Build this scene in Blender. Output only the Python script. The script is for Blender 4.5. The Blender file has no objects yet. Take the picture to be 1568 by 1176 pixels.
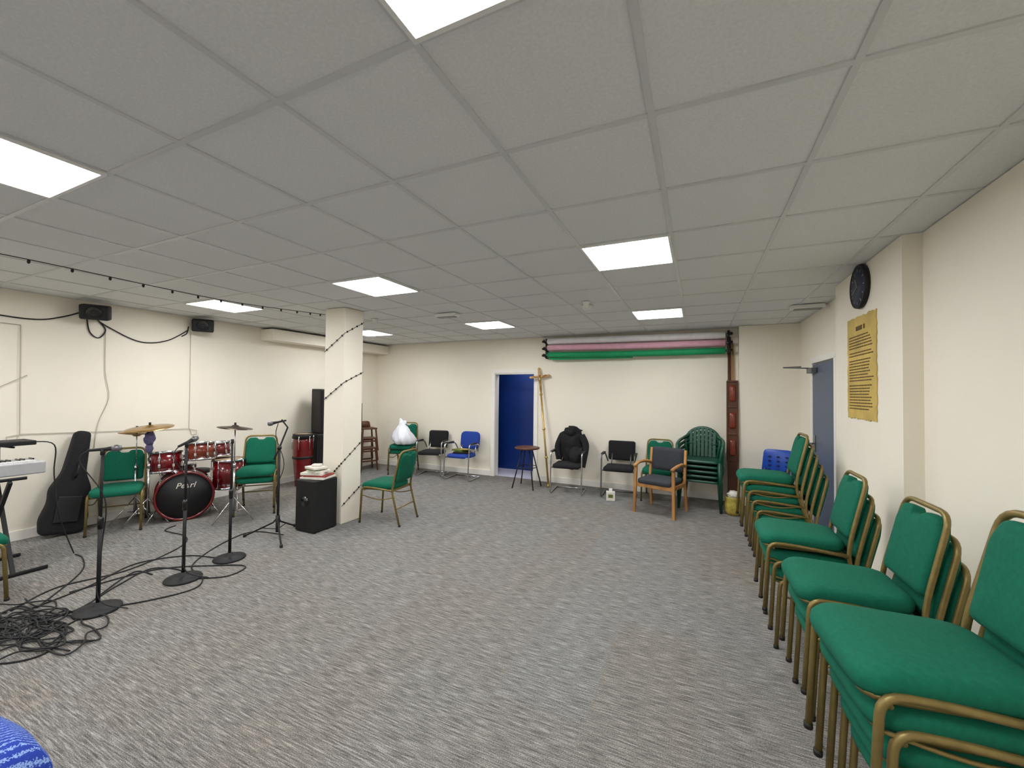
import bpy, bmesh, math, random
from mathutils import Vector, Matrix, noise
random.seed(7)
scn=bpy.context.scene
scn.view_settings.view_transform='Standard'
scn.view_settings.look='None'
scn.view_settings.exposure=0.0
def srgb(r,g,b):
    f=lambda c:(c/255/12.92) if c/255<=0.04045 else ((c/255+0.055)/1.055)**2.4
    return (f(r),f(g),f(b),1)
# ---------------------------------------------------------------- materials
def mat(name,col,rough=0.5,metal=0.0,var=0.12,scale=12,bump=0.0,bscale=200,coat=0.0,spec=0.5,stretch=None):
    m=bpy.data.materials.new(name); m.use_nodes=True
    nt=m.node_tree; N=nt.nodes; L=nt.links; b=N['Principled BSDF']
    tc=N.new('ShaderNodeTexCoord'); nz=N.new('ShaderNodeTexNoise'); nz.inputs['Scale'].default_value=scale
    nz.inputs['Detail'].default_value=4
    src=tc.outputs['Object']
    if stretch:
        mp=N.new('ShaderNodeMapping'); mp.inputs['Scale'].default_value=stretch; L.new(src,mp.inputs['Vector']); src=mp.outputs['Vector']
    L.new(src,nz.inputs['Vector'])
    r=N.new('ShaderNodeValToRGB'); c=srgb(*col)
    r.color_ramp.elements[0].position=0.3; r.color_ramp.elements[1].position=0.7
    r.color_ramp.elements[0].color=tuple(x*(1-var) for x in c[:3])+(1,)
    r.color_ramp.elements[1].color=tuple(min(1,x*(1+var)) for x in c[:3])+(1,)
    L.new(nz.outputs['Fac'],r.inputs['Fac']); L.new(r.outputs['Color'],b.inputs['Base Color'])
    b.inputs['Roughness'].default_value=rough; b.inputs['Metallic'].default_value=metal
    b.inputs['Coat Weight'].default_value=coat; b.inputs['Specular IOR Level'].default_value=spec
    if bump>0:
        n2=N.new('ShaderNodeTexNoise'); n2.inputs['Scale'].default_value=bscale; L.new(src,n2.inputs['Vector'])
        bp=N.new('ShaderNodeBump'); bp.inputs['Strength'].default_value=bump; bp.inputs['Distance'].default_value=0.01
        L.new(n2.outputs['Fac'],bp.inputs['Height']); L.new(bp.outputs['Normal'],b.inputs['Normal'])
    return m
WALL=mat('cream_wall_paint',(240,233,217),0.75,var=0.02,scale=1.2,bump=0.02,bscale=60)
TRIM=mat('cream_gloss_trim',(240,236,228),0.4,var=0.02)
CEIL=mat('ceiling_tile_mineral',(222,223,223),0.9,var=0.05,scale=90,bump=0.08,bscale=350)
GRID=mat('ceiling_t_bar',(206,207,207),0.35,var=0.02)
WHITE=mat('white_plastic',(232,232,228),0.45,var=0.03)
GREEN=mat('green_upholstery',(12,98,75),0.85,var=0.10,scale=60,bump=0.1,bscale=700,spec=0.25)
GOLD=mat('gold_frame_metal',(134,116,68),0.42,metal=0.5,var=0.12,scale=30)
BLACK=mat('black_matte',(16,16,18),0.6,var=0.2)
BLACKG=mat('black_gloss',(10,10,12),0.25,var=0.2,coat=0.3)
FABBLK=mat('black_fabric',(20,20,23),0.9,var=0.3,scale=60,bump=0.3,bscale=500)
CHROME=mat('chrome_metal',(205,205,208),0.18,metal=1.0,var=0.05)
STEEL=mat('dull_steel',(120,120,122),0.4,metal=0.8,var=0.1)
BLUE=mat('blue_upholstery',(20,60,150),0.8,var=0.15,scale=40,bump=0.2,bscale=600)
BLUEP=mat('blue_plastic',(25,75,175),0.4,var=0.08)
DOORB=mat('royal_blue_door_paint',(8,48,120),0.4,var=0.06,scale=3)
DOORD=mat('navy_door_edge_paint',(6,28,80),0.4,var=0.06,scale=3)
DOORG=mat('slate_blue_door_paint',(80,92,114),0.45,var=0.05,scale=3)
WOOD=mat('light_beech_wood',(178,128,72),0.45,var=0.22,scale=14,stretch=(1,1,0.15))
WOODD=mat('dark_brown_wood',(88,50,30),0.45,var=0.3,scale=14,stretch=(1,1,0.12))
RED=mat('red_lacquer',(104,8,14),0.22,var=0.3,scale=8,coat=0.5)
ORG=mat('amber_drum_lacquer',(120,46,24),0.25,var=0.3,scale=8,coat=0.5)
SKIN=mat('tan_drum_head',(170,148,118),0.5,var=0.1)
BRASS=mat('cymbal_bronze',(170,140,90),0.3,metal=0.9,var=0.15)
BRASSD=mat('dark_cymbal_bronze',(70,60,50),0.35,metal=0.8,var=0.15)
GPLAS=mat('dark_green_resin',(10,70,50),0.35,var=0.08)
ROLLW=mat('white_roll_vinyl',(240,238,240),0.5,var=0.05)
ROLLP=mat('pink_roll_fabric',(230,176,194),0.7,var=0.06)
ROLLG=mat('green_screen_fabric',(10,146,90),0.7,var=0.08)
CONC=mat('lobby_vinyl_floor',(200,198,215),0.5,var=0.05)
PARCH=mat('aged_parchment',(200,172,90),0.7,var=0.2,scale=5)
INK=mat('brown_ink',(100,74,30),0.8,var=0.1)
BAG=mat('white_bag_polythene',(232,234,240),0.35,var=0.04)
YEL=mat('ochre_pot_glaze',(176,160,70),0.5,var=0.2,scale=25)
GOLDX=mat('gilt_brass',(190,160,96),0.35,metal=0.6,var=0.15)
PAPER=mat('paper_pages',(225,220,208),0.7,var=0.06)
PURP=mat('lilac_cloth',(98,92,128),0.85,var=0.25,scale=40)
NAVY=mat('navy_clock_face',(32,40,62),0.6,var=0.05)
GREYM=mat('grey_plastic',(150,150,150),0.5,var=0.05)
KEYW=mat('keyboard_silver',(190,190,192),0.4,var=0.05)
CHAR=mat('charcoal_fabric',(52,56,62),0.9,var=0.2,scale=60,bump=0.2,bscale=500)
REDB=mat('red_book_cover',(150,50,46),0.6,var=0.1)
OLIVE=mat('olive_book_cover',(96,110,40),0.6,var=0.1)
WIREG=mat('pale_cable',(180,175,160),0.6,var=0.05)
# carpet
def carpet():
    m=bpy.data.materials.new('streaked_carpet_tiles'); m.use_nodes=True
    nt=m.node_tree; N=nt.nodes; L=nt.links; b=N['Principled BSDF']
    tc=N.new('ShaderNodeTexCoord')
    def nz(sc,scale,detail,rough=0.6):
        mp=N.new('ShaderNodeMapping'); mp.inputs['Scale'].default_value=sc; L.new(tc.outputs['Object'],mp.inputs['Vector'])
        n=N.new('ShaderNodeTexNoise'); n.inputs['Scale'].default_value=scale; n.inputs['Detail'].default_value=detail; n.inputs['Roughness'].default_value=rough
        L.new(mp.outputs['Vector'],n.inputs['Vector']); return n
    a=nz((8,140,1),1,4,0.72); c=nz((190,280,1),1,2); d=nz((0.35,0.35,1),1,2)
    mx=N.new('ShaderNodeMix'); mx.data_type='FLOAT'; mx.inputs[0].default_value=0.42
    L.new(a.outputs['Fac'],mx.inputs[2]); L.new(c.outputs['Fac'],mx.inputs[3])
    r=N.new('ShaderNodeValToRGB'); e=r.color_ramp.elements
    e[0].position=0.37; e[0].color=srgb(68,67,66); e[1].position=0.63; e[1].color=srgb(182,180,176)
    k=e.new(0.50); k.color=srgb(121,119,116)
    L.new(mx.outputs[0],r.inputs['Fac'])
    mp=N.new('ShaderNodeMapping'); mp.inputs['Scale'].default_value=(2,1,1); L.new(tc.outputs['Object'],mp.inputs['Vector'])
    sn=N.new('ShaderNodeVectorMath'); sn.operation='FLOOR'; L.new(mp.outputs['Vector'],sn.inputs[0])
    wn=N.new('ShaderNodeTexWhiteNoise'); L.new(sn.outputs[0],wn.inputs['Vector'])
    ad=N.new('ShaderNodeMath'); ad.operation='MULTIPLY_ADD'; ad.inputs[1].default_value=0.35; L.new(wn.outputs['Value'],ad.inputs[0]); L.new(d.outputs['Fac'],ad.inputs[2])
    r2=N.new('ShaderNodeValToRGB'); r2.color_ramp.elements[0].position=0.4; r2.color_ramp.elements[1].position=0.95
    r2.color_ramp.elements[0].color=(0.96,0.99,1.0,1); r2.color_ramp.elements[1].color=(0.96,0.90,0.84,1)
    L.new(ad.outputs[0],r2.inputs['Fac'])
    mm=N.new('ShaderNodeMix'); mm.data_type='RGBA'; mm.blend_type='MULTIPLY'; mm.inputs[0].default_value=1
    L.new(r.outputs['Color'],mm.inputs[6]); L.new(r2.outputs['Color'],mm.inputs[7])
    L.new(mm.outputs[2],b.inputs['Base Color']); b.inputs['Roughness'].default_value=0.95; b.inputs['Specular IOR Level'].default_value=0.1
    bp=N.new('ShaderNodeBump'); bp.inputs['Strength'].default_value=0.3; bp.inputs['Distance'].default_value=0.003
    L.new(mx.outputs[0],bp.inputs['Height']); L.new(bp.outputs['Normal'],b.inputs['Normal'])
    return m
CARPET=carpet()
def emis(name,s):
    m=bpy.data.materials.new(name); m.use_nodes=True; nt=m.node_tree; b=nt.nodes['Principled BSDF']
    b.inputs['Base Color'].default_value=(0.9,0.9,0.9,1)
    b.inputs['Emission Color'].default_value=(0.98,0.985,1.0,1); b.inputs['Emission Strength'].default_value=s
    return m
PANEL=emis('led_panel_diffuser',30)
def bluecloth():
    m=bpy.data.materials.new('blue_patterned_cloth'); m.use_nodes=True; nt=m.node_tree; N=nt.nodes; L=nt.links; b=N['Principled BSDF']
    tc=N.new('ShaderNodeTexCoord'); w=N.new('ShaderNodeTexWave'); w.inputs['Scale'].default_value=16; w.inputs['Distortion'].default_value=4; w.inputs['Detail'].default_value=5; w.inputs['Detail Scale'].default_value=12
    L.new(tc.outputs['Object'],w.inputs['Vector']); r=N.new('ShaderNodeValToRGB')
    r.color_ramp.elements[0].position=0.75; r.color_ramp.elements[0].color=srgb(20,55,160); r.color_ramp.elements[1].position=0.92; r.color_ramp.elements[1].color=srgb(140,170,225)
    L.new(w.outputs['Color'],r.inputs['Fac']); L.new(r.outputs['Color'],b.inputs['Base Color']); b.inputs['Roughness'].default_value=0.8
    return m
BCLOTH=bluecloth()
# ---------------------------------------------------------------- builder
def fillet(pts,r,n=5,closed=False):
    pts=[Vector(p) for p in pts]
    if r<=0: return pts
    out=[]; L=len(pts)
    for i,p in enumerate(pts):
        if not closed and (i==0 or i==L-1): out.append(p); continue
        a=pts[(i-1)%L]; c=pts[(i+1)%L]; da=(a-p).length; dc=(c-p).length
        k=min(r,da*0.48,dc*0.48); s=p+(a-p).normalized()*k; e=p+(c-p).normalized()*k
        for j in range(n+1):
            t=j/n; out.append(s*(1-t)**2+p*2*t*(1-t)+e*t*t)
    return out
def smoothpath(pts,n=6):
    P=[Vector(p) for p in pts]; out=[]
    for i in range(len(P)-1):
        p0=P[max(i-1,0)];p1=P[i];p2=P[i+1];p3=P[min(i+2,len(P)-1)]
        for j in range(n):
            t=j/n; out.append(0.5*((2*p1)+(p2-p0)*t+(2*p0-5*p1+4*p2-p3)*t*t+(3*p1-p0-3*p2+p3)*t**3))
    out.append(P[-1]); return out
class B:
    def __init__(s): s.bm=bmesh.new(); s.mats=[]; s.M=Matrix.Identity(4)
    def mi(s,m):
        if m not in s.mats: s.mats.append(m)
        return s.mats.index(m)
    def add(s,verts,faces,m,smooth=True,M=None):
        T=s.M@M if M is not None else s.M
        vs=[s.bm.verts.new(T@Vector(v)) for v in verts]; k=s.mi(m)
        for f in faces:
            try:
                fc=s.bm.faces.new([vs[i] for i in f]); fc.material_index=k; fc.smooth=smooth
            except ValueError: pass
    def box(s,c,size,m,bev=0.0,M=None,seg=2,rot=None):
        t=bmesh.new(); bmesh.ops.create_cube(t,size=1)
        for v in t.verts: v.co=Vector((v.co.x*size[0],v.co.y*size[1],v.co.z*size[2]))
        if bev>0: bmesh.ops.bevel(t,geom=t.edges[:],offset=bev,segments=seg,affect='EDGES',profile=0.5)
        R=Matrix.Translation(c)
        if rot: R=R@Matrix.Rotation(rot[2],4,'Z')@Matrix.Rotation(rot[1],4,'Y')@Matrix.Rotation(rot[0],4,'X')
        if M is not None: R=M@R
        t.verts.index_update()
        s.add([v.co.copy() for v in t.verts],[[v.index for v in f.verts] for f in t.faces],m,False,R); t.free()
    def tube(s,pts,r,m,seg=8,fil=0.0,closed=False,M=None,smooth=0,square=False):
        P=fillet(pts,fil,5,closed) if fil>0 else [Vector(p) for p in pts]
        if smooth: P=smoothpath(P,smooth)
        Q=[P[0]]
        for p in P[1:]:
            if (p-Q[-1]).length>1e-5: Q.append(p)
        P=Q; n=len(P)
        if closed and (P[0]-P[-1]).length<1e-5: P=P[:-1]; n-=1
        T=[]
        for i in range(n):
            if closed: d=P[(i+1)%n]-P[(i-1)%n]
            else: d=P[min(i+1,n-1)]-P[max(i-1,0)]
            T.append(d.normalized())
        up=Vector((0,0,1)) if abs(T[0].z)<0.9 else Vector((1,0,0))
        nrm=(up-T[0]*up.dot(T[0])).normalized(); V=[];F=[]
        off=math.pi/4 if square else 0
        for i in range(n):
            nrm=(nrm-T[i]*nrm.dot(T[i])).normalized(); bn=T[i].cross(nrm)
            rr=r[0]+(r[1]-r[0])*i/(n-1) if isinstance(r,tuple) else r
            if square: rr*=1.3
            for j in range(seg):
                a=off+2*math.pi*j/seg; V.append(P[i]+nrm*math.cos(a)*rr+bn*math.sin(a)*rr)
        for i in range(n if closed else n-1):
            k=(i+1)%n
            for j in range(seg):
                F.append((i*seg+j,i*seg+(j+1)%seg,k*seg+(j+1)%seg,k*seg+j))
        if not closed: F.append(tuple(range(seg-1,-1,-1))); F.append(tuple((n-1)*seg+j for j in range(seg)))
        s.add(V,F,m,not square,M)
    def lathe(s,prof,m,seg=28,M=None,sx=1,sy=1,smooth=True):
        prof=list(prof); ring=prof[0][0]>0.001 and prof[-1][0]>0.001
        if ring: prof.append(prof[0])
        V=[];F=[];n=len(prof)
        for (r,z) in prof:
            for j in range(seg):
                a=2*math.pi*j/seg; V.append((max(r,1e-4)*math.cos(a)*sx,max(r,1e-4)*math.sin(a)*sy,z))
        for i in range(n-1):
            for j in range(seg): F.append((i*seg+j,i*seg+(j+1)%seg,(i+1)*seg+(j+1)%seg,(i+1)*seg+j))
        s.add(V,F,m,smooth,M)
    def pad(s,outline,layers,m,M=None,r=0.05,bend=None,n=5):
        O=fillet([(x,y,0) for x,y in outline],r,n,True); c=sum(O,Vector())/len(O); V=[];F=[];k=len(O)
        for (ins,z) in layers:
            for p in O:
                d=(p-c); q=c+d*(1-ins); q.z=z
                if bend: q.z+=bend(q.x,q.y)
                V.append(q)
        for i in range(len(layers)-1):
            for j in range(k): F.append((i*k+j,i*k+(j+1)%k,(i+1)*k+(j+1)%k,(i+1)*k+j))
        F.append(tuple(range(k-1,-1,-1))); F.append(tuple((len(layers)-1)*k+j for j in range(k)))
        s.add(V,F,m,True,M)
    def blob(s,c,sc,m,amp=0.15,freq=2.0,sub=3,seed=0,M=None,fn=None):
        t=bmesh.new(); bmesh.ops.create_icosphere(t,subdivisions=sub,radius=1)
        for v in t.verts:
            d=v.co.normalized(); k=1+amp*noise.noise(d*freq+Vector((seed,seed*2,0)))
            q=Vector((d.x*sc[0]*k,d.y*sc[1]*k,d.z*sc[2]*k))
            if fn: q=fn(q)
            v.co=q+Vector(c)
        t.verts.index_update()
        s.add([v.co.copy() for v in t.verts],[[v.index for v in f.verts] for f in t.faces],m,True,M); t.free()
    def mesh(s,name):
        bmesh.ops.recalc_face_normals(s.bm,faces=s.bm.faces[:])
        me=bpy.data.meshes.new(name); s.bm.to_mesh(me); s.bm.free()
        for m in s.mats: me.materials.append(m)
        return me
    def obj(s,name,loc=(0,0,0),rz=0,parent=None):
        return place(s.mesh(name),name,loc,rz,parent)
def place(me,name,loc=(0,0,0),rz=0,parent=None):
    o=bpy.data.objects.new(name,me); scn.collection.objects.link(o); o.location=loc; o.rotation_euler=(0,0,rz)
    if parent: o.parent=parent
    return o
def empty(name,loc=(0,0,0),rz=0):
    o=bpy.data.objects.new(name,None); scn.collection.objects.link(o); o.location=loc; o.rotation_euler=(0,0,rz); o.empty_display_size=0.1
    return o
def face(fx,fy): return math.atan2(fx,-fy)
T=Matrix.Translation
def RX(a): return Matrix.Rotation(math.radians(a),4,'X')
def RY(a): return Matrix.Rotation(math.radians(a),4,'Y')
def RZ(a): return Matrix.Rotation(math.radians(a),4,'Z')
# ---------------------------------------------------------------- room
H=2.64; XL=-6.55; XR=1.27; XC=1.17; YB=7.05; YF=-3.6
def slab(name,x0,x1,y0,y1,z0,z1,m,bev=0):
    b=B(); b.box(((x0+x1)/2,(y0+y1)/2,(z0+z1)/2),(x1-x0,y1-y0,z1-z0),m,bev); return b.obj(name)
b=B(); b.box(((XL+1.5)/2,(YF+YB)/2,-0.05),(1.5-XL+0.3,YB-YF+0.3,0.1),CARPET); b.obj('floor')
b=B(); b.box(((XL+1.5)/2,(YF+YB)/2,H+0.055),(1.5-XL+0.3,YB-YF+0.3,0.1),CEIL); b.obj('ceiling')
slab('wall_left',XL-0.15,XL,YF,YB+0.15,0,H,WALL)
slab('wall_front',XL-0.15,1.5,YF-0.15,YF,0,H,WALL)
DX0,DX1,DH=-3.58,-2.76,1.99
b=B()
b.box(((XL+DX0)/2,YB+0.075,H/2),(DX0-XL,0.15,H),WALL); b.box(((DX1+1.5)/2,YB+0.075,H/2),(1.5-DX1,0.15,H),WALL)
b.box(((DX0+DX1)/2,YB+0.075,(H+DH)/2),(DX1-DX0,0.15,H-DH),WALL); b.obj('wall_back')
b=B()
b.box((XR+0.1,(YF+3.33)/2,H/2),(0.2,3.33-YF,H),WALL)
b.box((XC+0.17,(3.33+4.68)/2,H/2),(0.34,4.68-3.33,H),WALL)
b.box((1.31+0.1,(4.68+YB)/2,H/2),(0.2,YB-4.68,H),WALL)
b.obj('wall_right')
slab('wall_back_boxing',0.56,1.31,6.86,YB,0,H,WALL)
slab('pillar',-4.25,-3.92,3.65,3.95,0,H,WALL,0.006)
slab('wall_left_duct_boxing',XL,XL+0.3,4.35,YB,2.43,2.61,WALL,0.004)
# baseboards
slab('baseboard_left',XL,XL+0.015,YF,YB,0,0.1,TRIM)
b=B(); b.box(((XL+DX0-0.07)/2,YB-0.008,0.05),(DX0-0.07-XL,0.016,0.1),TRIM); b.box(((DX1+0.07+0.56)/2,YB-0.008,0.05),(0.56-DX1-0.07,0.016,0.1),TRIM); b.obj('baseboard_back')
b=B(); b.box((XR-0.008,(YF+3.33)/2,0.05),(0.016,3.33-YF,0.1),TRIM); b.box((XC-0.008,4.0,0.05),(0.016,1.36,0.1),TRIM); b.obj('baseboard_right')
# ceiling grid
b=B(); x=0.445+0.6
xs=[]; 
while x>XL: xs.append(x) if x<1.3 else None; x-=0.6
ys=[]; y=1.54-0.6*8
while y<YB: ys.append(y) if y>YF else None; y+=0.6
for x in xs: b.box((x,(YF+YB)/2,H+0.0035),(0.024,YB-YF,0.009),GRID)
for y in ys: b.box(((XL+1.3)/2,y,H+0.0035),(1.3-XL,0.024,0.0085),GRID)
b.box((XL+0.012,(YF+YB)/2,H+0.0035),(0.024,YB-YF,0.009),GRID); b.box(((XL+1.3)/2,YB-0.012,H+0.0035),(1.3-XL,0.024,0.009),GRID)
b.obj('ceiling_grid')
for X0 in (-5.555,-3.155,-0.755):
    for Y0 in (-2.06,0.34,2.74,5.14):
        b=B(); b.box((X0+0.3,Y0+0.3,H-0.004),(0.56,0.56,0.006),PANEL)
        for sx in (-1,1):
            b.box((X0+0.3+sx*0.287,Y0+0.3,H-0.006),(0.016,0.59,0.012),WHITE); b.box((X0+0.3,Y0+0.3+sx*0.287,H-0.006),(0.56,0.016,0.012),WHITE)
        b.obj('ceiling_light_panel')
# door back
b=B()
for s,x in ((-1,DX0),(1,DX1)):
    b.box((x+s*0.005,YB+0.07,DH/2),(0.03,0.16,DH),TRIM,0.004)
    b.box((x+s*0.035,YB-0.012,DH/2+0.03),(0.08,0.03,DH+0.07),TRIM,0.006)
b.box(((DX0+DX1)/2,YB+0.07,DH-0.01),(DX1-DX0+0.03,0.16,0.03),TRIM,0.004)
b.box(((DX0+DX1)/2,YB-0.012,DH+0.035),(DX1-DX0,0.03,0.075),TRIM,0.006)
b.obj('trim_1')
b=B(); b.box(((DX0+DX1)/2,YB+0.6,0.001),(2.2,1.1,0.02),CONC)
b.obj('floor_lobby')
b=B(); b.box((DX0-0.35,YB+0.6,1.2),(0.1,0.88,2.4),DOORB); b.box((DX1+0.35,YB+0.6,1.2),(0.1,0.88,2.4),DOORB)
b.box(((DX0+DX1)/2,YB+0.6,2.35),(1.6,0.88,0.1),WALL)
b.obj('wall_lobby')
b=B(); b.box(((DX0+DX1)/2,YB+0.78,1.01),(1.40,0.045,2.0),DOORB,0.004); b.box(((DX0+DX1)/2,YB+0.78,2.15),(1.40,0.05,0.28),DOORB); b.obj('door_1')
b=B(); M=T((DX1-0.02,YB+0.16,0))@RZ(104)
b.box((0.28,0.02,0.99),(0.56,0.04,1.94),DOORD,0.003,M=M)
b.box((0.50,0.044,1.0),(0.06,0.006,0.22),STEEL,0.002,M=M)
b.tube([(0.50,0.04,0.85),(0.50,0.09,0.85),(0.50,0.09,1.12),(0.50,0.04,1.12)],0.01,CHROME,M=M,fil=0.02); b.obj('door_2')
bpy.data.objects['door_2'].location=(0,0,0.01)
ld=bpy.data.lights.new('lobby_area_light','AREA'); ld.energy=4; ld.size=0.4; lo=bpy.data.objects.new('lobby_area_light',ld); scn.collection.objects.link(lo); lo.location=((DX0+DX1)/2,YB+0.42,2.28)  # area light without a modelled fixture, brightens the lobby behind the doorway
# door right
b=B(); xd=1.31
b.box((xd-0.018,5.58,1.0),(0.035,0.86,1.99),DOORG,0.004)
b.box((xd-0.04,5.92,1.05),(0.006,0.075,0.2),STEEL,0.002); b.tube([(xd-0.04,5.92,1.05),(xd-0.09,5.92,1.05),(xd-0.09,5.80,1.05)],0.009,STEEL,fil=0.02)
b.box((xd-0.07,5.9,1.92),(0.06,0.22,0.06),STEEL,0.006)
b.tube([(xd-0.08,5.95,1.95),(xd-0.32,6.1,1.97),(xd-0.1,6.3,1.99)],0.008,STEEL)
b.obj('door_3')
b=B()
for y in (5.115,6.045): b.box((xd-0.02,y,1.01),(0.05,0.07,2.03),TRIM,0.005)
b.box((xd-0.02,5.58,2.045),(0.05,1.0,0.07),TRIM,0.005); b.obj('trim_2')
# ---------------------------------------------------------------- wall things
b=B(); Mc=T((XC,4.0,2.475))@RY(-90)
b.lathe([(0.0,0.0),(0.165,0.0),(0.172,0.015),(0.168,0.035),(0.158,0.038),(0.154,0.028),(0.0,0.028)],BLACK,40,Mc)
b.lathe([(0,0.026),(0.152,0.026),(0.152,0.031),(0,0.031)],NAVY,40,Mc)
for i in range(12):
    a=i*math.pi/6; b.box((0.128*math.cos(a),0.128*math.sin(a),0.0325),(0.022,0.005,0.002),GREYM,M=Mc,rot=(0,0,a))
b.box((0.03,0.02,0.035),(0.09,0.006,0.002),GREYM,M=Mc,rot=(0,0,0.6)); b.box((-0.02,0.05,0.037),(0.12,0.005,0.002),GREYM,M=Mc,rot=(0,0,1.95))
b.obj('wall_clock')
b=B(); rnd=random.Random(3)
V=[];n=24
outl=[]
for i in range(n): outl.append((3.72+0.61*i/n,1.44+rnd.uniform(-.008,.008)))
for i in range(n): outl.append((4.33+rnd.uniform(-.008,.008),1.44+0.81*i/n))
for i in range(n): outl.append((4.33-0.61*i/n,2.25+rnd.uniform(-.008,.008)))
for i in range(n): outl.append((3.72+rnd.uniform(-.008,.008),2.25-0.81*i/n))
k=len(outl); V=[(XC-0.001,y,z) for y,z in outl]+[(XC-0.007,y,z) for y,z in outl]
F=[tuple(range(k)),tuple(range(2*k-1,k-1,-1))]+[(i,(i+1)%k,k+(i+1)%k,k+i) for i in range(k)]
b.add(V,F,PARCH,False)
b.box((XC-0.008,4.06,2.16),(0.002,0.13,0.035),INK); b.box((XC-0.008,3.95,2.16),(0.002,0.03,0.035),INK)
z=2.10
while z>1.5:
    y=4.28; end=3.78+rnd.uniform(0,0.10)
    while y>end:
        w=rnd.uniform(0.015,0.05); b.box((XC-0.008,y-w/2,z),(0.002,w,0.009),INK); y-=w+0.011
    z-=0.023 if rnd.random()<0.88 else 0.04
b.obj('parchment_poster')
# rolled backdrops
def roll(z0,z1,mt,name,r=0.045,yy=6.9,sag=0.0):
    b=B(); x0,x1=-2.45,0.38
    pts=[(x0+(x1-x0)*i/10,yy,z0+(z1-z0)*i/10-sag*math.sin(math.pi*i/10)) for i in range(11)]
    b.tube(pts,r,mt,14)
    b.tube([(x0-0.06,yy,z0),(x0+0.02,yy,z0)],0.018,STEEL); b.tube([(x1-0.02,yy,z1),(x1+0.06,yy,z1)],0.018,STEEL)
    return b
par=empty('backdrop_roll_rack')
for (z0,z1,mt,nm,r,sg) in ((2.545,2.52,ROLLW,'white_roll',0.055,0),(2.43,2.405,ROLLP,'pink_roll',0.052,0.01),(2.30,2.285,ROLLG,'green_roll',0.05,0.012)):
    o=roll(z0,z1,mt,nm,r,6.9,sg).obj(nm,parent=par)
b=B(); b.box((-1.7,6.93,2.24),(1.45,0.004,0.06),ROLLG); b.obj('green_hanging_edge',parent=par)
b=B()
for x in (-2.5,0.43):
    b.box((x,7.0,2.42),(0.03,0.1,0.36),BLACK,0.004)
    for z in (2.54,2.41,2.29):
        b.tube([(x,7.0,z),(x,6.9,z-0.03),(x,6.84,z),(x,6.83,z+0.03)],0.01,BLACK,fil=0.02); b.lathe([(0,0),(0.022,0),(0.024,0.02),(0.018,0.05),(0,0.05)],BLACK,12,T((x,6.88,z))@RY(-90 if x<0 else 90))
b.obj('wall_brackets',parent=par)
# pole & leaning wood frame
b=B(); b.tube([(0.44,6.97,0.0),(0.44,7.0,2.5)],0.022,WOODD); b.tube([(0.49,6.98,0.0),(0.49,7.01,2.4)],0.014,WOOD); b.obj('wooden_pole')
b=B(); M=T((0.47,6.82,0.64))@RX(-2)
b.box((0,0,0.6),(0.15,0.02,1.16),WOODD,M=M)
for sx in (-1,1): b.box((sx*0.068,-0.012,0.6),(0.02,0.03,1.18),WOODD,0.004,M=M)
for z in (0.01,0.4,0.8,1.18): b.box((0,-0.012,z),(0.15,0.03,0.025),WOODD,0.004,M=M)
for z in (0.2,0.6,1.0): b.pad([(-.04,z-.12),(.04,z-.12),(.04,z+.12),(-.04,z+.12)],[(0,0),(0,0.012),(0.2,0.02)],ORG,M=M@T((0,-0.01,0))@RX(90),r=0.03)
b.box((0,0.0,-0.31),(0.13,0.03,0.66),WOODD,0.004,M=M)
b.obj('carved_wood_panel')
# satellite speakers
for (y,z) in ((2.27,2.50),(3.40,2.52)):
    b=B(); M=T((XL+0.17,y,z))@RZ(-30)@RY(12)
    b.box((0,0,0),(0.16,0.25,0.17),BLACK,0.02,M=M,seg=3); b.lathe([(0,0),(0.065,0),(0.07,0.006),(0.06,0.01),(0.02,0.0),(0,0.004)],BLACKG,24,M@T((0.08,0,0))@RY(90))
    b.tube([(XL+0.0,y,z+0.02),(XL+0.1,y,z+0.02)],0.02,BLACK); b.box((XL+0.01,y,z+0.02),(0.02,0.09,0.12),BLACK,0.004)
    b.obj('wall_speaker')
def cable(name,paths,r=0.006,m=BLACK,sm=8):
    b=B()
    for p in paths: b.tube(p,r,m,6,smooth=sm)
    return b.obj(name)
w=XL+0.012
cable('wall_speaker_cable',[[(w,0.4,2.42),(w,1.1,2.42),(w,1.6,2.36),(w,1.87,2.36),(w,2.05,2.42),(w,2.2,2.5)],
 [(w,2.3,2.47),(w,2.45,2.36),(w,2.76,2.22),(w,3.05,2.27),(w,3.3,2.45)],
 [(w,2.25,2.45),(w,2.28,2.28),(w,2.36,2.22),(w,2.42,2.32),(w,2.36,2.42)],
 [(w,3.3,2.5),(w,3.28,2.4),(w,3.22,2.35)]],0.007)
cable('wall_wire',[[(w,2.42,2.3),(w,2.43,1.8),(w,2.47,1.5),(w,2.38,1.2),(w,2.35,0.9)],[(w,3.33,2.42),(w,3.34,1.07),(w,3.33,1.06),(w,1.78,1.12),(w,1.76,1.12),(w,1.74,2.28)],
 [(w,1.3,1.4),(w,1.8,1.75)],[(w,0.6,2.3),(w,1.74,2.28)]],0.0035,WIREG,4)
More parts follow.
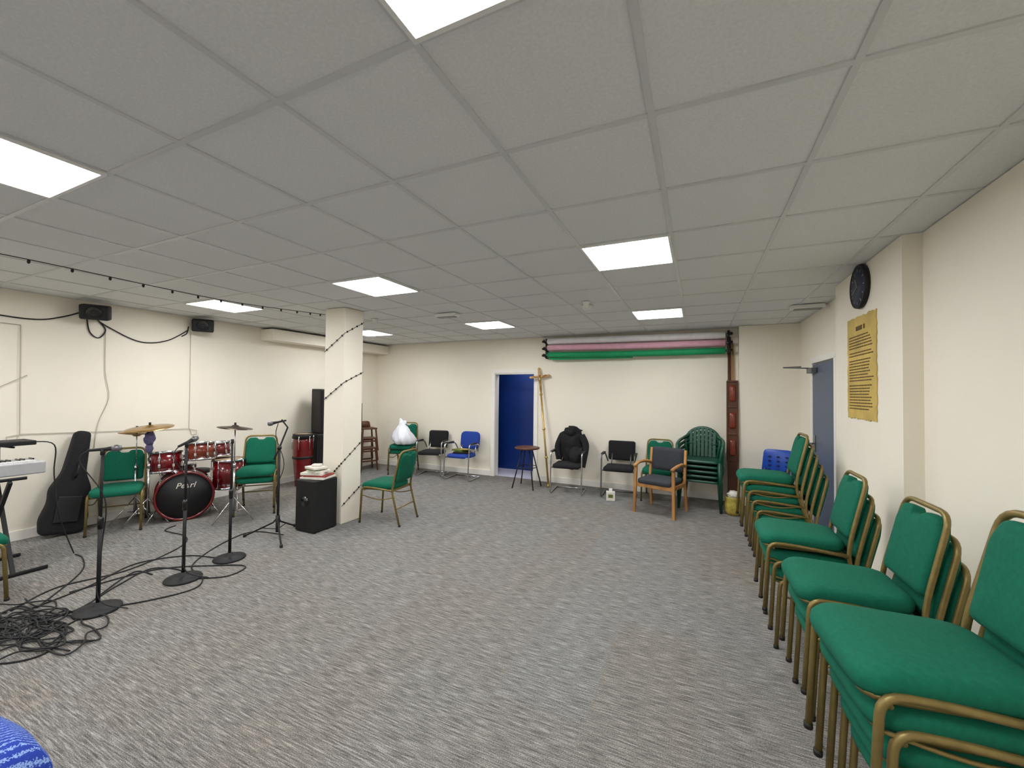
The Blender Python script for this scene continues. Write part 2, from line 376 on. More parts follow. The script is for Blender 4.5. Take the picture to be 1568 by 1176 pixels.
# string lights
b=B(); L0=[(-4.2,-2.5,2.5),(-4.2,-0.5,2.47),(-4.2,1.0,2.5),(-4.22,2.4,2.49),(-4.25,3.64,2.57)]
pts=smoothpath(L0,20); b.tube(pts,0.0035,BLACK,5)
x0,x1,y0,y1=-4.256,-3.914,3.644,3.956
wr=[[(x0,y0,2.1),(x1,y0,2.32),(x1,y1,2.50)],[(x0,y0,1.50),(x1,y0,1.72),(x1,y1,1.86)],[(x0+0.2,y0,0.62),(x1,y0,0.75),(x1,y1,0.98)],[(x1,y0,0.22),(x1,y1,0.42)]]
for p in wr:
    b.tube(p,0.0035,BLACK,5)
    for i in range(len(p)-1):
        for k in range(4):
            q=Vector(p[i]).lerp(Vector(p[i+1]),(k+.5)/4); b.box(q,(0.014,0.014,0.02),BLACK)
for q in pts[::3]: b.lathe([(0,0),(0.009,-0.005),(0.009,-0.022),(0,-0.03)],BLACK,6,T(q))
b.obj('string_lights')
# ceiling devices
def dome(name,x,y,r=0.055,h=0.05):
    b=B(); b.lathe([(0,0),(r,0),(r,-0.012),(r*0.8,-0.02),(r*0.75,-h*0.8),(r*0.5,-h),(0,-h)],WHITE,24,T((x,y,H-0.001))); return b.obj(name)
dome('smoke_detector',-1.17,4.64,0.07); dome('smoke_detector',-1.13,4.44,0.04,0.07); dome('smoke_detector',-4.15,4.4,0.05)
for (x,y) in ((-2.97,4.44),(1.12,5.5)):
    b=B(); b.box((x,y,H-0.024),(0.32,0.12,0.045),WHITE,0.015,seg=3); b.box((x,y,H-0.05),(0.26,0.08,0.015),GREYM,0.006); b.obj('emergency_light')
# ---------------------------------------------------------------- banquet chair
def chair_mesh():
    b=B(); r=0.0125
    for s in (-1,1):
        b.tube([(s*.225,-.24,0),(s*.222,-.215,.437),(s*.212,-.10,.437),(s*.205,.20,.415)],r,GOLD,8,fil=0.075)
        b.lathe([(0,0),(0.015,0),(0.015,0.02),(0,0.02)],BLACK,10,T((s*.225,-.24,0))); b.lathe([(0,0),(0.015,0),(0.015,0.02),(0,0.02)],BLACK,10,T((s*.205,.31,0)))
        b.tube([(s*.22,-.218,.34),(s*.21,.02,.30),(s*.206,.235,.34)],0.007,GOLD,6,smooth=6)
    b.tube([(-.205,.31,0),(-.205,.20,.40),(-.20,.215,.52),(-.185,.30,.885),(.185,.30,.885),(.20,.215,.52),(.205,.20,.40),(.205,.31,0)],r,GOLD,8,fil=0.075)
    b.tube([(-.215,-.19,.405),(.215,-.19,.405)],0.009,GOLD); b.tube([(-.205,.19,.405),(.205,.19,.405)],0.009,GOLD)
    b.tube([(-.205,.255,.20),(.205,.255,.20)],0.008,GOLD)
    ol=[(-.215,-.25),(.215,-.25),(.19,.195),(-.19,.195)]
    b.pad(ol,[(0.06,0.408),(0.02,0.408),(0.02,0.424)],GOLD,r=0.07)
    b.pad(ol,[(0.05,0.422),(0.0,0.427),(-0.03,0.442),(-0.04,0.460),(-0.025,0.477),(0.03,0.490),(0.12,0.496),(0.35,0.501),(0.7,0.503)],GREEN,r=0.09,bend=lambda x,y:-0.6*max(0,-y-0.16)**1.5)
    M=T((0,.220,.51))@RX(90-13.0)
    ol=[(-.178,.0),(.178,.0),(.184,.28),(.15,.358),(.055,.36),(.035,.33),(-.035,.33),(-.055,.36),(-.15,.358),(-.184,.28)]
    b.pad(ol,[(0.3,-0.024),(0.03,-0.02),(0,-0.008),(0,0.010),(0.03,0.025),(0.12,0.033),(0.5,0.039)],GREEN,M=M,r=0.03)
    return b.mesh('banquet_chair')
CH=chair_mesh()
def stack(loc,rz,n,dz=0.09,dy=-0.03,name='banquet_chair_stack'):
    e=empty(name,loc,rz); rr=random.Random(int(loc[1]*100))
    for i in range(n): place(CH,'stacked_chair_%d'%(i+1),(rr.uniform(-.004,.004),dy*i,dz*i),rr.uniform(-.012,.012),e)
    return e
F_=-math.pi/2
stack((0.765,1.70,0),F_+0.10,5,.092)
stack((0.75,2.57,0),F_+0.03,3,.112)
stack((0.70,3.34,0),F_,3,.112)
stack((0.77,4.72,0),F_,5,.09,-.036)
stack((-5.38,3.58,0),face(.75,-.66),2)
stack((-5.32,6.50,0),face(.35,-.94),2)
place(CH,'banquet_chair',(-3.57,4.06,0),face(-1,-0.12))
place(CH,'banquet_chair',(-6.12,2.43,0),face(.86,-.5))
place(CH,'banquet_chair',(-5.0,1.02,0),face(.05,1))
place(CH,'banquet_chair',(-.55,6.69,0),face(0,-1))
# ---------------------------------------------------------------- cantilever chairs
def cantilever(padm,frm,arms,padr=0.05,bw=.20,bh=(.5,.84)):
    b=B(); r=0.012
    for s in (-1,1):
        if arms:
            b.tube([(s*.25,.24,.014),(s*.25,-.24,.014),(s*.25,-.2,.66),(s*.25,.18,.64),(s*.21,.23,.5)],r,frm,8,fil=0.06)
            b.box((s*.25,-.02,.665),(.045,.26,.025),BLACK,0.01)
        else: b.tube([(s*.23,.24,.014),(s*.23,-.24,.014),(s*.21,-.2,.44),(s*.2,.2,.43),(s*.18,.26,.8)],r,frm,8,fil=0.07)
    b.tube([(-.25,.235,.014),(.25,.235,.014)],r,frm); b.tube([(-.24,-.21,.42),(.24,-.21,.42)],r*.8,frm)
    b.pad([(-.225,-.23),(.225,-.23),(.21,.2),(-.21,.2)],[(.04,.41),(0,.42),(-.01,.445),(.03,.468),(.2,.478),(.6,.48)],padm,r=padr)
    M=T((0,.225,0))@RX(90-8)
    w=bw; z0,z1=bh
    b.pad([(-w,z0),(w,z0),(w*1.02,z1),(-w*1.02,z1)],[(.2,-.025),(.02,-.02),(0,0),(.02,.02),(.2,.028)],padm,M=M,r=padr)
    for s in (-1,1): b.tube([(s*.15,.2,.43),(s*.15,.29,.62)],0.01,frm)
    return b
cantilever(FABBLK,CHROME,True).obj('black_visitor_chair',(-4.70,6.60,0),face(.25,-.97))
cantilever(FABBLK,STEEL,True,0.04,.215,(.52,.84)).obj('black_visitor_chair',(-1.13,6.62,0),face(0.05,-1))
c=cantilever(BLUE,CHROME,True,0.1,.2,(.52,.86))
c.box((.02,-.03,.5),(.3,.22,.03),BLACKG,0.004,rot=(0,0,.2)); c.box((-.05,.02,.53),(.26,.2,.03),OLIVE,0.004,rot=(0,0,-.3)); c.box((.06,-.02,.555),(.16,.12,.015),YEL,0.003)
c.obj('blue_visitor_chair',(-4.0,6.55,0),face(.05,-1))
# blue plastic chair by door
b=B()
for s in (-1,1):
    b.tube([(s*.2,-.22,0),(s*.17,-.16,.43),(s*.17,.15,.42),(s*.21,.25,0)],0.011,STEEL,fil=.04)
    b.tube([(s*.15,.14,.42),(s*.15,.2,.62)],0.011,STEEL)
b.pad([(-.21,-.21),(.21,-.21),(.19,.19),(-.19,.19)],[(.03,.43),(0,.435),(0,.45),(.05,.458),(.4,.445),(.8,.44)],BLUEP,r=.06)
b.pad([(-.2,.5),(.2,.5),(.17,.88),(-.17,.88)],[(.03,-.012),(0,-.006),(0,.006),(.03,.012)],BLUEP,M=T((0,.17,0))@RX(84),r=.06)
for i in range(3):
    for j in range(4): b.box((-.1+.1*i,.155+.06+.006*j,0.6+.06*j),(0.03,.03,0.015),DOORD)
b.obj('blue_plastic_chair',(0.93,6.35,0),face(-.3,-.95))
# jacket chair
c=cantilever(FABBLK,CHROME,True); c.obj('black_visitor_chair',(-1.93,6.5,0),face(.1,-1))
b=B(); 
def drape(q):
    if q.z<0: q.x*=1+0.35*(-q.z); q.y*=0.8
    return q
b.blob((0,.27,.70),(.235,.085,.31),FABBLK,0.35,2.6,4,3,fn=drape)
b.blob((.12,.12,.56),(.13,.14,.16),FABBLK,0.4,3,3,8)
b.blob((0.02,.28,.96),(.14,.09,.09),FABBLK,0.5,3,3,5)
b.tube([(.17,.25,.9),(.25,.2,.75),(.24,.1,.55),(.22,.06,.40)],(0.06,0.045),FABBLK,10,smooth=5)
b.tube([(-.17,.25,.88),(-.235,.22,.7),(-.2,.16,.5)],(0.055,0.045),FABBLK,10,smooth=5)
b.obj('black_jacket',(-1.93,6.5,0),face(.1,-1))
# wooden armchair
b=B()
for s in (-1,1):
    b.tube([(s*.27,-.24,0),(s*.255,-.22,.64)],0.019,WOOD,4,square=True)
    b.tube([(s*.25,.29,0),(s*.245,.22,.42),(s*.24,.28,.84)],0.017,WOOD,4,square=True,fil=.05)
    b.tube([(s*.255,-.27,.635),(s*.265,-.1,.665),(s*.25,.1,.66),(s*.24,.26,.62)],0.022,WOOD,8,smooth=5)
    b.box((s*.25,.0,.38),(.025,.46,.05),WOOD,.005)
b.box((0,-.215,.38),(.49,.025,.06),WOOD,.005); b.box((0,.22,.38),(.47,.025,.05),WOOD,.005)
b.pad([(-.235,-.24),(.235,-.24),(.225,.21),(-.225,.21)],[(.03,.40),(0,.41),(-.01,.44),(.03,.462),(.2,.472),(.6,.475)],CHAR,r=.05)
b.pad([(-.225,.53),(.225,.53),(.225,.86),(-.225,.86)],[(.1,-.025),(.0,-.015),(0,.01),(.03,.025),(.3,.032)],CHAR,M=T((0,.205,0))@RX(85),r=.04)
b.obj('wooden_armchair',(-.46,5.97,0),face(-.3,-.95))
# resin garden chair stack
def resin():
    b=B()
    for s in (-1,1):
        b.tube([(s*.27,-.26,0),(s*.25,-.2,.40)],(0.018,0.032),GPLAS,8)
        b.tube([(s*.25,.28,0),(s*.22,.18,.42)],(0.018,0.03),GPLAS,8)
        b.tube([(s*.25,-.2,.38),(s*.29,-.2,.60),(s*.29,.0,.655),(s*.26,.2,.68),(s*.2,.27,.72)],0.024,GPLAS,8,smooth=5)
    b.pad([(-.25,-.24),(.25,-.24),(.22,.2),(-.22,.2)],[(.0,.385),(-.02,.39),(0,.415),(.06,.42),(.4,.405),(.8,.40)],GPLAS,r=.06)
    arch=[]
    for i in range(15):
        a=math.pi*i/14; arch.append((-.235*math.cos(a),.245+.07*math.sin(a),.62+.22*math.sin(a)))
    b.tube([(-.2,.18,.4)]+arch+[(.2,.18,.4)],0.024,GPLAS,8)
    for i in range(-3,4):
        x=i*.055; t=math.sqrt(max(0,1-(x/.235)**2)); b.box((x*.95,.215+.03*t,(.42+.62+.22*t)/2),(.042,.012,(.62+.22*t-.42)),GPLAS,.003,rot=(-.16,0,0))
    b.tube([(-.225,.235,.6),(0,.25,.6),(.225,.235,.6)],.012,GPLAS,6)
    return b.mesh('garden_chair')
RC=resin(); e=empty('resin_garden_chair_stack',(.05,6.53,0),face(-.1,-1))
for i in range(5): place(RC,'stacked_garden_chair_%d'%(i+1),(0,-.012*i,.07*i),0,e)
b=B(); b.lathe([(0,0),(.075,0),(.10,.05),(.105,.14),(.09,.22),(.095,.24),(.085,.24),(.07,.22),(0,.2)],YEL,24); b.blob((0,0,.27),(.075,.075,.05),PAPER,.5,4,3,2); b.obj('ochre_planter_pot',(.44,6.28,0))
b=B(); b.box((0,0,.065),(.13,.1,.13),PAPER,.004); b.box((0,-.051,.07),(.07,.002,.05),OLIVE); b.box((0,0,.15),(.05,.04,.05),WHITE,.006); b.obj('small_carton',(-1.2,6.28,0),.2)
b=B(); b.lathe([(0,.655),(.20,.655),(.215,.665),(.215,.68),(.2,.688),(0,.688)],WOODD,32)
for i in range(4):
    a=math.pi/4+i*math.pi/2; b.tube([(.27*math.cos(a),.27*math.sin(a),0),(.09*math.cos(a),.09*math.sin(a),.655)],.011,BLACK)
ring=[(.17*math.cos(t*math.pi/10),.17*math.sin(t*math.pi/10),.35) for t in range(20)]; b.tube(ring,.007,BLACK,6,closed=True)
b.obj('round_side_table',(-2.66,6.48,0))
# processional cross
b=B(); p0=Vector((-2.33,6.66,0)); p1=Vector((-2.64,6.97,2.04)); d=(p1-p0).normalized()
zx=d; xx=Vector((1,0.25,0)); xx=(xx-zx*xx.dot(zx)).normalized(); yy=zx.cross(xx)
M=Matrix(((xx.x,yy.x,zx.x,p0.x),(xx.y,yy.y,zx.y,p0.y),(xx.z,yy.z,zx.z,p0.z),(0,0,0,1)))
Ln=(p1-p0).length
b.tube([(0,0,0),(0,0,Ln-.3)],.017,GOLDX,10,M=M)
for z in (.5,1.0,Ln-.46): b.lathe([(0.012,z-.03),(.026,z-.015),(.03,z),(.026,z+.015),(.012,z+.03)],GOLDX,14,M)
b.lathe([(0.012,0),(.03,0),(.02,.04),(.012,.05)],GOLDX,14,M)
b.box((0,0,Ln-.2),(.042,.02,.42),WOOD,.004,M=M); b.box((0,0,Ln-.13),(.32,.02,.042),WOOD,.004,M=M)
for (x,z) in ((-.165,Ln-.13),(.165,Ln-.13),(0,Ln+.015)): b.lathe([(0,-.012),(.022,-.012),(.027,0),(.022,.012),(0,.012)],GOLDX,12,M@T((x,0,z))@RX(90))
b.tube([(-.12,-.022,Ln-.11),(-.04,-.028,Ln-.145),(0,-.028,Ln-.15)],.008,GOLDX,8,M=M); b.tube([(.12,-.022,Ln-.11),(.04,-.028,Ln-.145),(0,-.028,Ln-.15)],.008,GOLDX,8,M=M)
b.tube([(0,-.028,Ln-.14),(0,-.026,Ln-.23)],(.02,.013),GOLDX,10,M=M); b.blob((0.004,-.034,Ln-.11),(.014,.014,.018),GOLDX,0,1,2,0,M=M)
for s in (-1,1): b.tube([(s*.008,-.026,Ln-.23),(s*.010,-.038,Ln-.30),(s*.003,-.024,Ln-.37)],(.010,.006),GOLDX,8,M=M)
b.obj('processional_cross')
# plastic bag
b=B(); V=[];F=[];ns=40
prof=[(0,.0),(.15,.0),(.20,.03),(.215,.09),(.20,.16),(.165,.23),(.125,.29),(.085,.34),(.055,.37),(.06,.41),(.035,.44),(0,.44)]
for i,(r,z) in enumerate(prof):
    for j in range(ns):
        a=2*math.pi*j/ns; k=r*(1+.3*noise.noise(Vector((math.cos(a)*2.4,math.sin(a)*2.4,z*7)))+.07*math.sin(a*11+z*20)*(i>2))
        V.append((k*math.cos(a)*1.05-.1*z,k*math.sin(a)*.85,z+.03*noise.noise(Vector((a*2,z*9,1)))*(i>1)))
for i in range(len(prof)-1):
    for j in range(ns): F.append((i*ns+j,i*ns+(j+1)%ns,(i+1)*ns+(j+1)%ns,(i+1)*ns+j))
b.add(V,F,BAG,True)
for s,h in ((-1,.12),(1,.08)):
    b.pad([(-.04,0),(.04,0),(.055,h*.6),(.015,h),(-.03,h*.8)],[(.1,-.006),(0,0),(.1,.006)],BAG,M=T((-.04+s*.03,0,.39))@RY(s*28)@RX(80),r=.015)
b.obj('white_plastic_bag',(-5.20,6.34,.594))
# ---------------------------------------------------------------- mic stands
def mic(b,p,d,M=None):
    d=Vector(d).normalized(); q=d.to_track_quat('Z','Y').to_matrix().to_4x4(); m=T(p)@q
    b.lathe([(0,0),(.010,0),(.012,.09),(.016,.12),(.017,.13),(0,.13)],BLACK,14,m); b.lathe([(0,.13),(.017,.13),(.024,.142),(.026,.16),(.02,.182),(0,.19)],STEEL,16,m)
def roundstand(name,x,y,h,md):
    b=B(); b.lathe([(0,0),(.13,0),(.135,.008),(.13,.018),(.06,.028),(.025,.04),(.02,.06),(0,.06)],BLACK,32)
    b.tube([(0,0,.04),(0,0,h*.55)],.0135,BLACK); b.tube([(0,0,h*.55),(0,0,h)],.0095,BLACK); b.lathe([(0,h*.55-.04),(.017,h*.55-.04),(.019,h*.55+.03),(.01,h*.55+.05),(0,h*.55+.05)],BLACKG,14)
    b.tube([(0,0,h-.02),(0,0,h+.02)],.014,BLACK)
    if md: 
        mic(b,Vector((0,0,h+.02))-Vector(md).normalized()*.08,md)
        b.tube([Vector((0,0,h+.02))-Vector(md).normalized()*.08,Vector((0,0,h))-Vector(md).normalized()*.12+Vector((0,0,-.06)),(0.03,0.01,h*.7),(-.02,.02,h*.4),(.03,-.01,.1),(.18,.1,.01)],.004,BLACK,6,smooth=6)
    b.obj(name,(x,y,0))
roundstand('microphone_stand',-3.97,1.475,1.15,(.5,.6,.05))
roundstand('microphone_stand',-3.98,2.02,1.14,(-.3,.9,.3))
roundstand('microphone_stand',-4.07,2.45,1.12,None)
b=B(); 
for a in (205,330,115):
    a=math.radians(a); b.tube([(0,0,.22),(.05*math.cos(a),.05*math.sin(a),.16),(.36*math.cos(a),.36*math.sin(a),.01)],.009,BLACK); b.lathe([(0,0),(.015,0),(.015,.03),(0,.03)],BLACK,8,T((.36*math.cos(a),.36*math.sin(a),0)))
    b.tube([(0,0,.09),(.19*math.cos(a),.19*math.sin(a),.1)],.005,BLACK)
b.lathe([(0,.06),(.02,.06),(.022,.24),(0,.24)],BLACK,12); b.tube([(0,0,.08),(0,0,.98)],.013,BLACK); b.blob((0,0,.98),(.025,.025,.03),BLACKG,0,1,2)
b.tube([(.0,-.06,.86),(0,0,.98),(0.02,.08,1.2),(-.0,.02,1.29)],.009,BLACK); mic(b,(0.02,.06,1.28),(-.5,-.45,-.15))
b.tube([(.0,-.02,1.25),(-.06,.0,1.1),(.04,.03,.8),(-.04,0,.5),(.03,.0,.2)],.004,BLACK,6,smooth=6)
b.obj('boom_microphone_stand',(-4.2,3.03,0))
# cajon box + books
b=B(); b.box((-4.07,3.42,.30),(.31,.32,.58),BLACK,.012); 
for dx in (-.12,.12):
    for dy in (-.12,.12): b.lathe([(0,0),(.015,0),(.015,.012),(0,.012)],BLACKG,10,T((-4.07+dx,3.42+dy,0)))
b.lathe([(0,0),(.055,0),(.06,.003),(0,.003)],BLACKG,24,T((-4.07,3.259,.35))@RX(90)); b.obj('cajon_drum')
b=B(); rnd=random.Random(5); z=.592
for i,(mt,w,d_,h) in enumerate(((PAPER,.30,.24,.024),(REDB,.27,.2,.018),(PAPER,.26,.21,.03),(PAPER,.24,.18,.022),(OLIVE,.2,.15,.012),(PAPER,.22,.16,.025))):
    b.box((-4.07+rnd.uniform(-.02,.02),3.42+rnd.uniform(-.02,.02),z+h/2),(w,d_,h),mt,.003,rot=(0,0,rnd.uniform(-.4,.4))); z+=h+.001
b.box((-4.05,3.40,z+.015),(.1,.07,.03),PAPER,.006,rot=(0,0,.5)); b.obj('stack_of_songbooks')
# ---------------------------------------------------------------- drum kit
K=empty('drum_kit')
fd=Vector((.90,-.43,0)).normalized()
def drum(name,c,axis,r,L,shell,head=WHITE,rim=CHROME,lugs=8,parent=K):
    b=B(); q=Vector(axis).normalized().to_track_quat('Z','X').to_matrix().to_4x4(); M=T(c)@q
    b.lathe([(0,-L/2+.01),(r,-L/2+.01),(r,L/2-.01),(0,L/2-.01)],shell,40,M,smooth=True)
    for s in (-1,1):
        b.lathe([(r-.008,s*L/2-.015),(r+.012,s*L/2-.015),(r+.014,s*L/2+.012),(r-.012,s*L/2+.012)],rim,40,M)
        b.lathe([(0,s*(L/2-.002)),(r,s*(L/2-.002)),(r,s*(L/2+.004)),(0,s*(L/2+.004))],head,40,M)
    for i in range(lugs):
        a=2*math.pi*(i+.5)/lugs; x=math.cos(a)*(r+.014); y=math.sin(a)*(r+.014)
        b.tube([(x,y,-L/2),(x,y,L/2)],.004,CHROME,6,M=M); b.box((x*.97,y*.97,L*.2),(.025,.025,.04),CHROME,.004,M=M,rot=(0,0,a)); b.box((x*.97,y*.97,-L*.2),(.025,.025,.04),CHROME,.004,M=M,rot=(0,0,a))
    return b.obj(name,parent=parent)
bc=Vector((-5.74,2.91,.30))-fd*.2
drum('bass_drum',bc,fd,.285,.38,RED,BLACK,RED,10)
drum('rack_tom_1',(-5.90,3.15,.81),(-.12,.05,.98),.15,.21,ORG,SKIN)
drum('rack_tom_2',(-6.08,2.86,.70),(-.12,.05,.98),.16,.24,RED,SKIN)
drum('rack_tom_3',(-5.98,3.42,.80),(-.1,-.05,.98),.13,.18,RED,SKIN)
drum('floor_tom',(-5.74,3.42,.50),(.0,0,1),.18,.36,RED,SKIN)
drum('snare_drum',(-6.25,3.08,.56),(.05,0,1),.17,.14,CHROME,WHITE)
b=B()
b.tube([bc+Vector((0,0,.27)),(-5.98,3.02,.72)],.012,CHROME); b.tube([(-6.08,3.0,.70),(-5.92,3.08,.72)],.01,CHROME); b.tube([(-5.98,3.02,.72),(-5.98,3.35,.76)],.01,CHROME)
side=Vector((-fd.y,fd.x,0))
for s in (-1,1): b.tube([bc+side*s*.24+fd*.1+Vector((0,0,-.1)),bc+side*s*.36+fd*.2+Vector((0,0,-.29))],.008,CHROME)
for a in range(3):
    t=a*2.09; x=-5.74+.19*math.cos(t); y=3.42+.19*math.sin(t); b.tube([(x,y,.45),(x,y,.03),(x+.02*math.cos(t),y+.02*math.sin(t),.0)],.007,CHROME)
for a in range(3):
    t=a*2.09+.5; b.tube([(-6.25,3.08,.25),(-6.25+.2*math.cos(t),3.08+.2*math.sin(t),0)],.007,CHROME); b.tube([(-6.25,3.08,.35),(-6.25+.17*math.cos(t),3.08+.17*math.sin(t),.49)],.006,CHROME)
b.tube([(-6.25,3.08,.2),(-6.25,3.08,.46)],.01,CHROME)
b.lathe([(0,.0),(.15,0),(.15,.05),(0,.06)],BLACK,24,T((-6.36,3.36,.45))); b.tube([(-6.36,3.36,.0),(-6.36,3.36,.45)],.012,CHROME)
b.obj('drum_hardware',parent=K)
def cyst(name,x,y,h,r,m,tilt,double=False):
    b=B()
    for a in (30,150,270):
        t=math.radians(a); b.tube([(x,y,.30),(x+.24*math.cos(t),y+.24*math.sin(t),.012)],.008,CHROME); b.tube([(x,y,.12),(x+.13*math.cos(t),y+.13*math.sin(t),.15)],.005,CHROME)
    b.tube([(x,y,.1),(x,y,h*.6)],.012,CHROME); b.tube([(x,y,h*.6),(x,y,h+.05)],.007,CHROME); b.lathe([(0,h*.6-.03),(.018,h*.6-.03),(.018,h*.6+.02),(0,h*.6+.02)],CHROME,12,T((x,y,0)))
    pr=[(0.004,.03),(.03,.028),(.045,.012),(r*.6,.004),(r,-.008),(r,-.010),(r*.6,.001),(.045,.008),(.03,.022),(0.004,.024)]
    b.lathe(pr,m,40,T((x,y,h))@RX(tilt[0])@RY(tilt[1]))
    if double: b.lathe([(a,-c) for a,c in pr],m,40,T((x,y,h-.035))@RX(-2))
    b.lathe([(0,0),(.012,0),(.012,.03),(0,.03)],BLACK,10,T((x,y,h+.03)))
    return b.obj(name,parent=K)
cyst('crash_cymbal_stand',-6.02,2.66,1.15,.23,BRASS,(8,3)); cyst('hi_hat_stand',-6.22,2.62,1.10,.17,BRASS,(2,0),True); cyst('ride_cymbal_stand',-5.20,3.16,1.15,.19,BRASSD,(-4,5))
b=B(); b.blob((-6.0,2.65,1.02),(.05,.05,.09),PURP,.4,4,3,3); b.blob((-6.0,2.65,.9),(.035,.035,.06),PURP,.4,4,3,7); b.obj('lilac_cloth',parent=K)
tc=bpy.data.curves.new('badge_lettering','FONT'); tc.body='Pearl'; tc.size=.095; tc.extrude=.001; tc.align_x='CENTER'; tc.shear=.3
tx=bpy.data.objects.new('badge_lettering',tc); scn.collection.objects.link(tx); tx.parent=K; tc.materials.append(PAPER)
up=Vector((0,0,1)); rt=up.cross(fd).normalized(); cpos=bc+fd*(.19+.007)+Vector((0,0,.10))
tx.matrix_world=Matrix(((rt.x,up.x,fd.x,cpos.x),(rt.y,up.y,fd.y,cpos.y),(rt.z,up.z,fd.z,cpos.z),(0,0,0,1)))
# conga
b=B(); b.lathe([(0,0),(.11,0),(.115,.05),(.13,.25),(.155,.55),(.15,.75),(.14,.84),(0,.84)],RED,32); b.lathe([(.135,.80),(.158,.80),(.158,.87),(.14,.88)],BLACK,32); b.lathe([(.150,.46),(.156,.46),(.158,.5),(.15,.5)],BLACK,32)
b.lathe([(0,.83),(.14,.83),(.14,.875),(0,.878)],SKIN,32)
for i in range(6):
    a=i*math.pi/3; b.tube([(.165*math.cos(a),.165*math.sin(a),.84),(.163*math.cos(a),.163*math.sin(a),.62)],.006,CHROME)
b.obj('conga_drum',(-6.13,4.85,0))
# PA speakers
def pa(x,y,z,w,d,h,rz,name='pa_speaker'):
    b=B(); b.box((0,0,h/2),(w,d,h),BLACK,.015); b.box((0,-d/2-.004,h/2),(w*.88,.012,h*.92),FABBLK,.004)
    b.lathe([(0,0),(w*.32,0),(w*.34,.01),(w*.28,.012),(0,.002)],BLACKG,28,T((0,-d/2-.01,h*.3))@RX(90)); b.box((0,-d/2-.012,h*.76),(w*.6,.01,h*.2),BLACKG,.01)
    return b.obj(name,(x,y,z),rz)
pa(-6.12,5.32,0,.5,.42,.86,face(1,-.3),'pa_subwoofer'); pa(-6.12,5.32,.865,.4,.36,.78,face(1,-.3))
pa(-6.2,5.94,0,.34,.34,1.38,face(1,-.3))
# wooden stool stack
b=B()
for k in range(3):
    z=.2*k
    for sx in (-1,1):
        for sy in (-1,1): b.tube([(sx*.17,sy*.15,z),(sx*.13,sy*.12,z+.44)],.014,WOODD,4,square=True)
    b.box((0,0,z+.45),(.31,.29,.03),WOODD,.008)
    b.box((0,.15,z+.2),(.27,.02,.03),WOODD,.003); b.box((0,-.15,z+.2),(.27,.02,.03),WOODD,.003)
b.pad([(-.14,.5),(.14,.5),(.11,.66),(-.11,.66)],[(.03,-.01),(0,0),(.03,.01)],WOODD,M=T((0,.14,.33))@RX(85),r=.05)
b.obj('wooden_stool_stack',(-6.17,6.38,0),face(1,-.5))
# guitar gig bag
b=B(); M=T((-6.33,2.02,0))@RZ(90)@RX(-6)@RY(10)
ol=[(-.16,.02),(.16,.02),(.19,.18),(.15,.36),(.165,.5),(.09,.68),(.06,1.14),(-.06,1.14),(-.09,.68),(-.165,.5),(-.15,.36),(-.19,.18)]
b.pad(ol,[(.08,-.055),(.0,-.045),(-.01,0),(0,.045),(.08,.055)],FABBLK,M=M@RX(90),r=.05)
b.box((0,-.065,.28),(.2,.02,.28),BLACK,.01,M=M); b.tube([(.0,-.06,.62),(.0,-.1,.66),(0,-.1,.74),(0,-.06,.78)],.01,BLACK,fil=.02,M=M)
b.obj('guitar_gig_bag')
# keyboard on x stand
b=B(); ky=.95; kx=-5.6
for yy in (.55,1.38):
    b.tube([(kx-.3,yy,.015),(kx+.24,yy+.02,.80)],.014,BLACK,4,square=True); b.tube([(kx+.3,yy+.04,.015),(kx-.24,yy+.06,.80)],.014,BLACK,4,square=True)
for sx in (-1,1):
    b.tube([(kx+sx*.3,.4,.018),(kx+sx*.3,1.62,.018)],.016,BLACK); b.tube([(kx+sx*.22,.4,.82),(kx+sx*.22,1.5,.82)],.014,BLACK)
for yy in (1.0,1.45): b.tube([(kx-.22,yy,.82),(kx-.24,yy,1.075),(kx+.1,yy,1.085)],.009,BLACK,fil=.03)
b.obj('keyboard_stand')
b=B(); b.box((kx,ky,.895),(.36,1.36,.11),KEYW,.012)
for i in range(46): b.box((kx+.09,ky-.63+i*.0275,.955),(.15,.0255,.016),WHITE,.002)
for i in range(46):
    if i%7 not in (2,6): b.box((kx+.05,ky-.616+i*.0275,.968),(.09,.012,.014),BLACKG,.002)
for i in range(8): b.lathe([(0,0),(.012,0),(.01,.015),(0,.015)],GREYM,10,T((kx-.1,ky-.4+i*.1,.95)))
b.obj('electronic_keyboard')
b=B(); b.box((kx-.0,1.22,1.118),(.26,.72,.04),BLACK,.008); 
for i in range(3): b.lathe([(0,0),(.015,0),(.012,.02),(0,.02)],GREYM,10,T((kx,1.1+i*.12,1.138)))
b.tube([(kx+.05,1.56,1.12),(kx+.1,1.7,1.08),(kx+.05,1.72,.8),(kx+.1,1.75,.4),(kx+.12,1.85,.02)],.005,BLACK,6,smooth=6)
b.obj('audio_mixer')
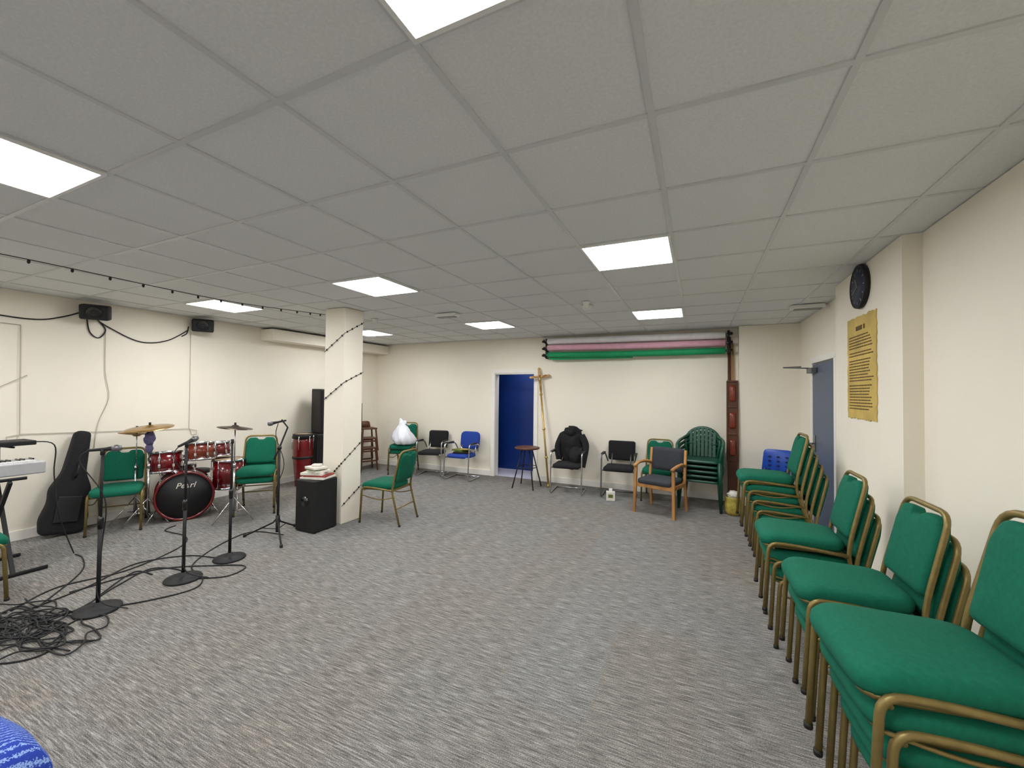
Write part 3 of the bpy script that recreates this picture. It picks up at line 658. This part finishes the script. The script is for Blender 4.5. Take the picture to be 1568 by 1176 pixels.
# floor cables
b=B(); rnd=random.Random(11)
for k in range(13):
    cx=-4.15+rnd.uniform(-.22,.3); cy=1.10+rnd.uniform(-.15,.15); R=rnd.uniform(.12,.30); ph=rnd.uniform(0,6); pts=[]
    for i in range(18):
        a=ph+i*.5; rr=R*(1+.3*math.sin(i*1.7+k)); pts.append((cx+rr*math.cos(a)*1.3,cy+rr*math.sin(a)*.6,.008+.004*(k%4)+.006*abs(math.sin(i))))
    b.tube(pts,.0055,BLACK,6,smooth=4)
runs=[[(-4.2,1.2),(-4.1,1.4),(-4.3,1.7),(-4.45,2.0),(-4.2,2.1),(-4.0,2.03)],[(-4.4,1.2),(-4.5,1.6),(-4.7,2.0),(-4.5,2.3),(-4.2,2.4),(-4.08,2.45)],
 [(-4.5,1.2),(-4.7,1.5),(-4.6,1.9),(-4.8,2.4),(-5.1,2.6),(-5.5,2.6),(-5.6,2.75)],[(-3.97,1.5),(-3.8,1.7),(-3.7,1.95),(-3.85,2.1),(-4.2,2.2),(-4.5,2.6),(-4.6,3.0),(-4.2,3.1)],
 [(-4.3,1.0),(-4.0,.85),(-3.7,.95),(-3.6,1.1),(-3.8,1.25),(-4.0,1.2)],[(-4.4,1.3),(-4.9,1.7),(-5.3,1.85),(-5.48,1.86)],[(-3.98,2.02),(-3.7,2.2),(-3.75,2.4),(-4.0,2.3),(-4.4,2.0),(-4.5,1.5)],[(-4.1,1.0),(-3.9,1.3),(-4.2,1.55),(-4.5,1.9),(-4.3,1.95)]]
for p in runs: b.tube([(x,y,.007) for x,y in p],.0055,BLACK,6,smooth=8)
b.obj('floor_cables')
# draped blue cloth on stool at the near left
b=B(); V=[];F=[];ns=48
prof=[(0,.60),(.10,.60),(.2,.59),(.27,.57),(.31,.53),(.33,.48),(.34,.40),(.345,.32),(.35,.24),(.355,.16),(.36,.08),(.365,.012)]
for i,(r,z) in enumerate(prof):
    for j in range(ns):
        a=2*math.pi*j/ns; f=max(0,(i-4))/8; k=r*(1+.10*f*math.sin(a*9)+.05*f*math.sin(a*5+1)); sq=1/max(abs(math.cos(a)),abs(math.sin(a)))**.6
        V.append((k*math.cos(a)*sq,k*math.sin(a)*sq,z+.012*math.sin(a*3)*(r>.1)))
for i in range(len(prof)-1):
    for j in range(ns): F.append((i*ns+j,i*ns+(j+1)%ns,(i+1)*ns+(j+1)%ns,(i+1)*ns+j))
F.append(tuple(range(ns)))
b.add(V,F,BCLOTH,True); b.obj('blue_cloth_covered_stool',(-2.03,.25,0),.1)
# ---------------------------------------------------------------- world + camera
wd=bpy.data.worlds.new('World'); scn.world=wd; wd.use_nodes=True; wd.node_tree.nodes['Background'].inputs[0].default_value=(.8,.8,.8,1); wd.node_tree.nodes['Background'].inputs[1].default_value=.02
cd=bpy.data.cameras.new('Camera'); cd.sensor_width=36; cd.sensor_fit='HORIZONTAL'; cd.lens=622/1568*36; cd.clip_start=.05
cam=bpy.data.objects.new('Camera',cd); scn.collection.objects.link(cam)
fw=Vector((-.4154,.9094,.0207)).normalized(); rt=Vector((.9096,.4152,.0109)); rt=(rt-fw*rt.dot(fw)).normalized(); up=rt.cross(fw)
cam.matrix_world=Matrix(((rt.x,up.x,-fw.x,0),(rt.y,up.y,-fw.y,0),(rt.z,up.z,-fw.z,1.62),(0,0,0,1)))
scn.camera=cam
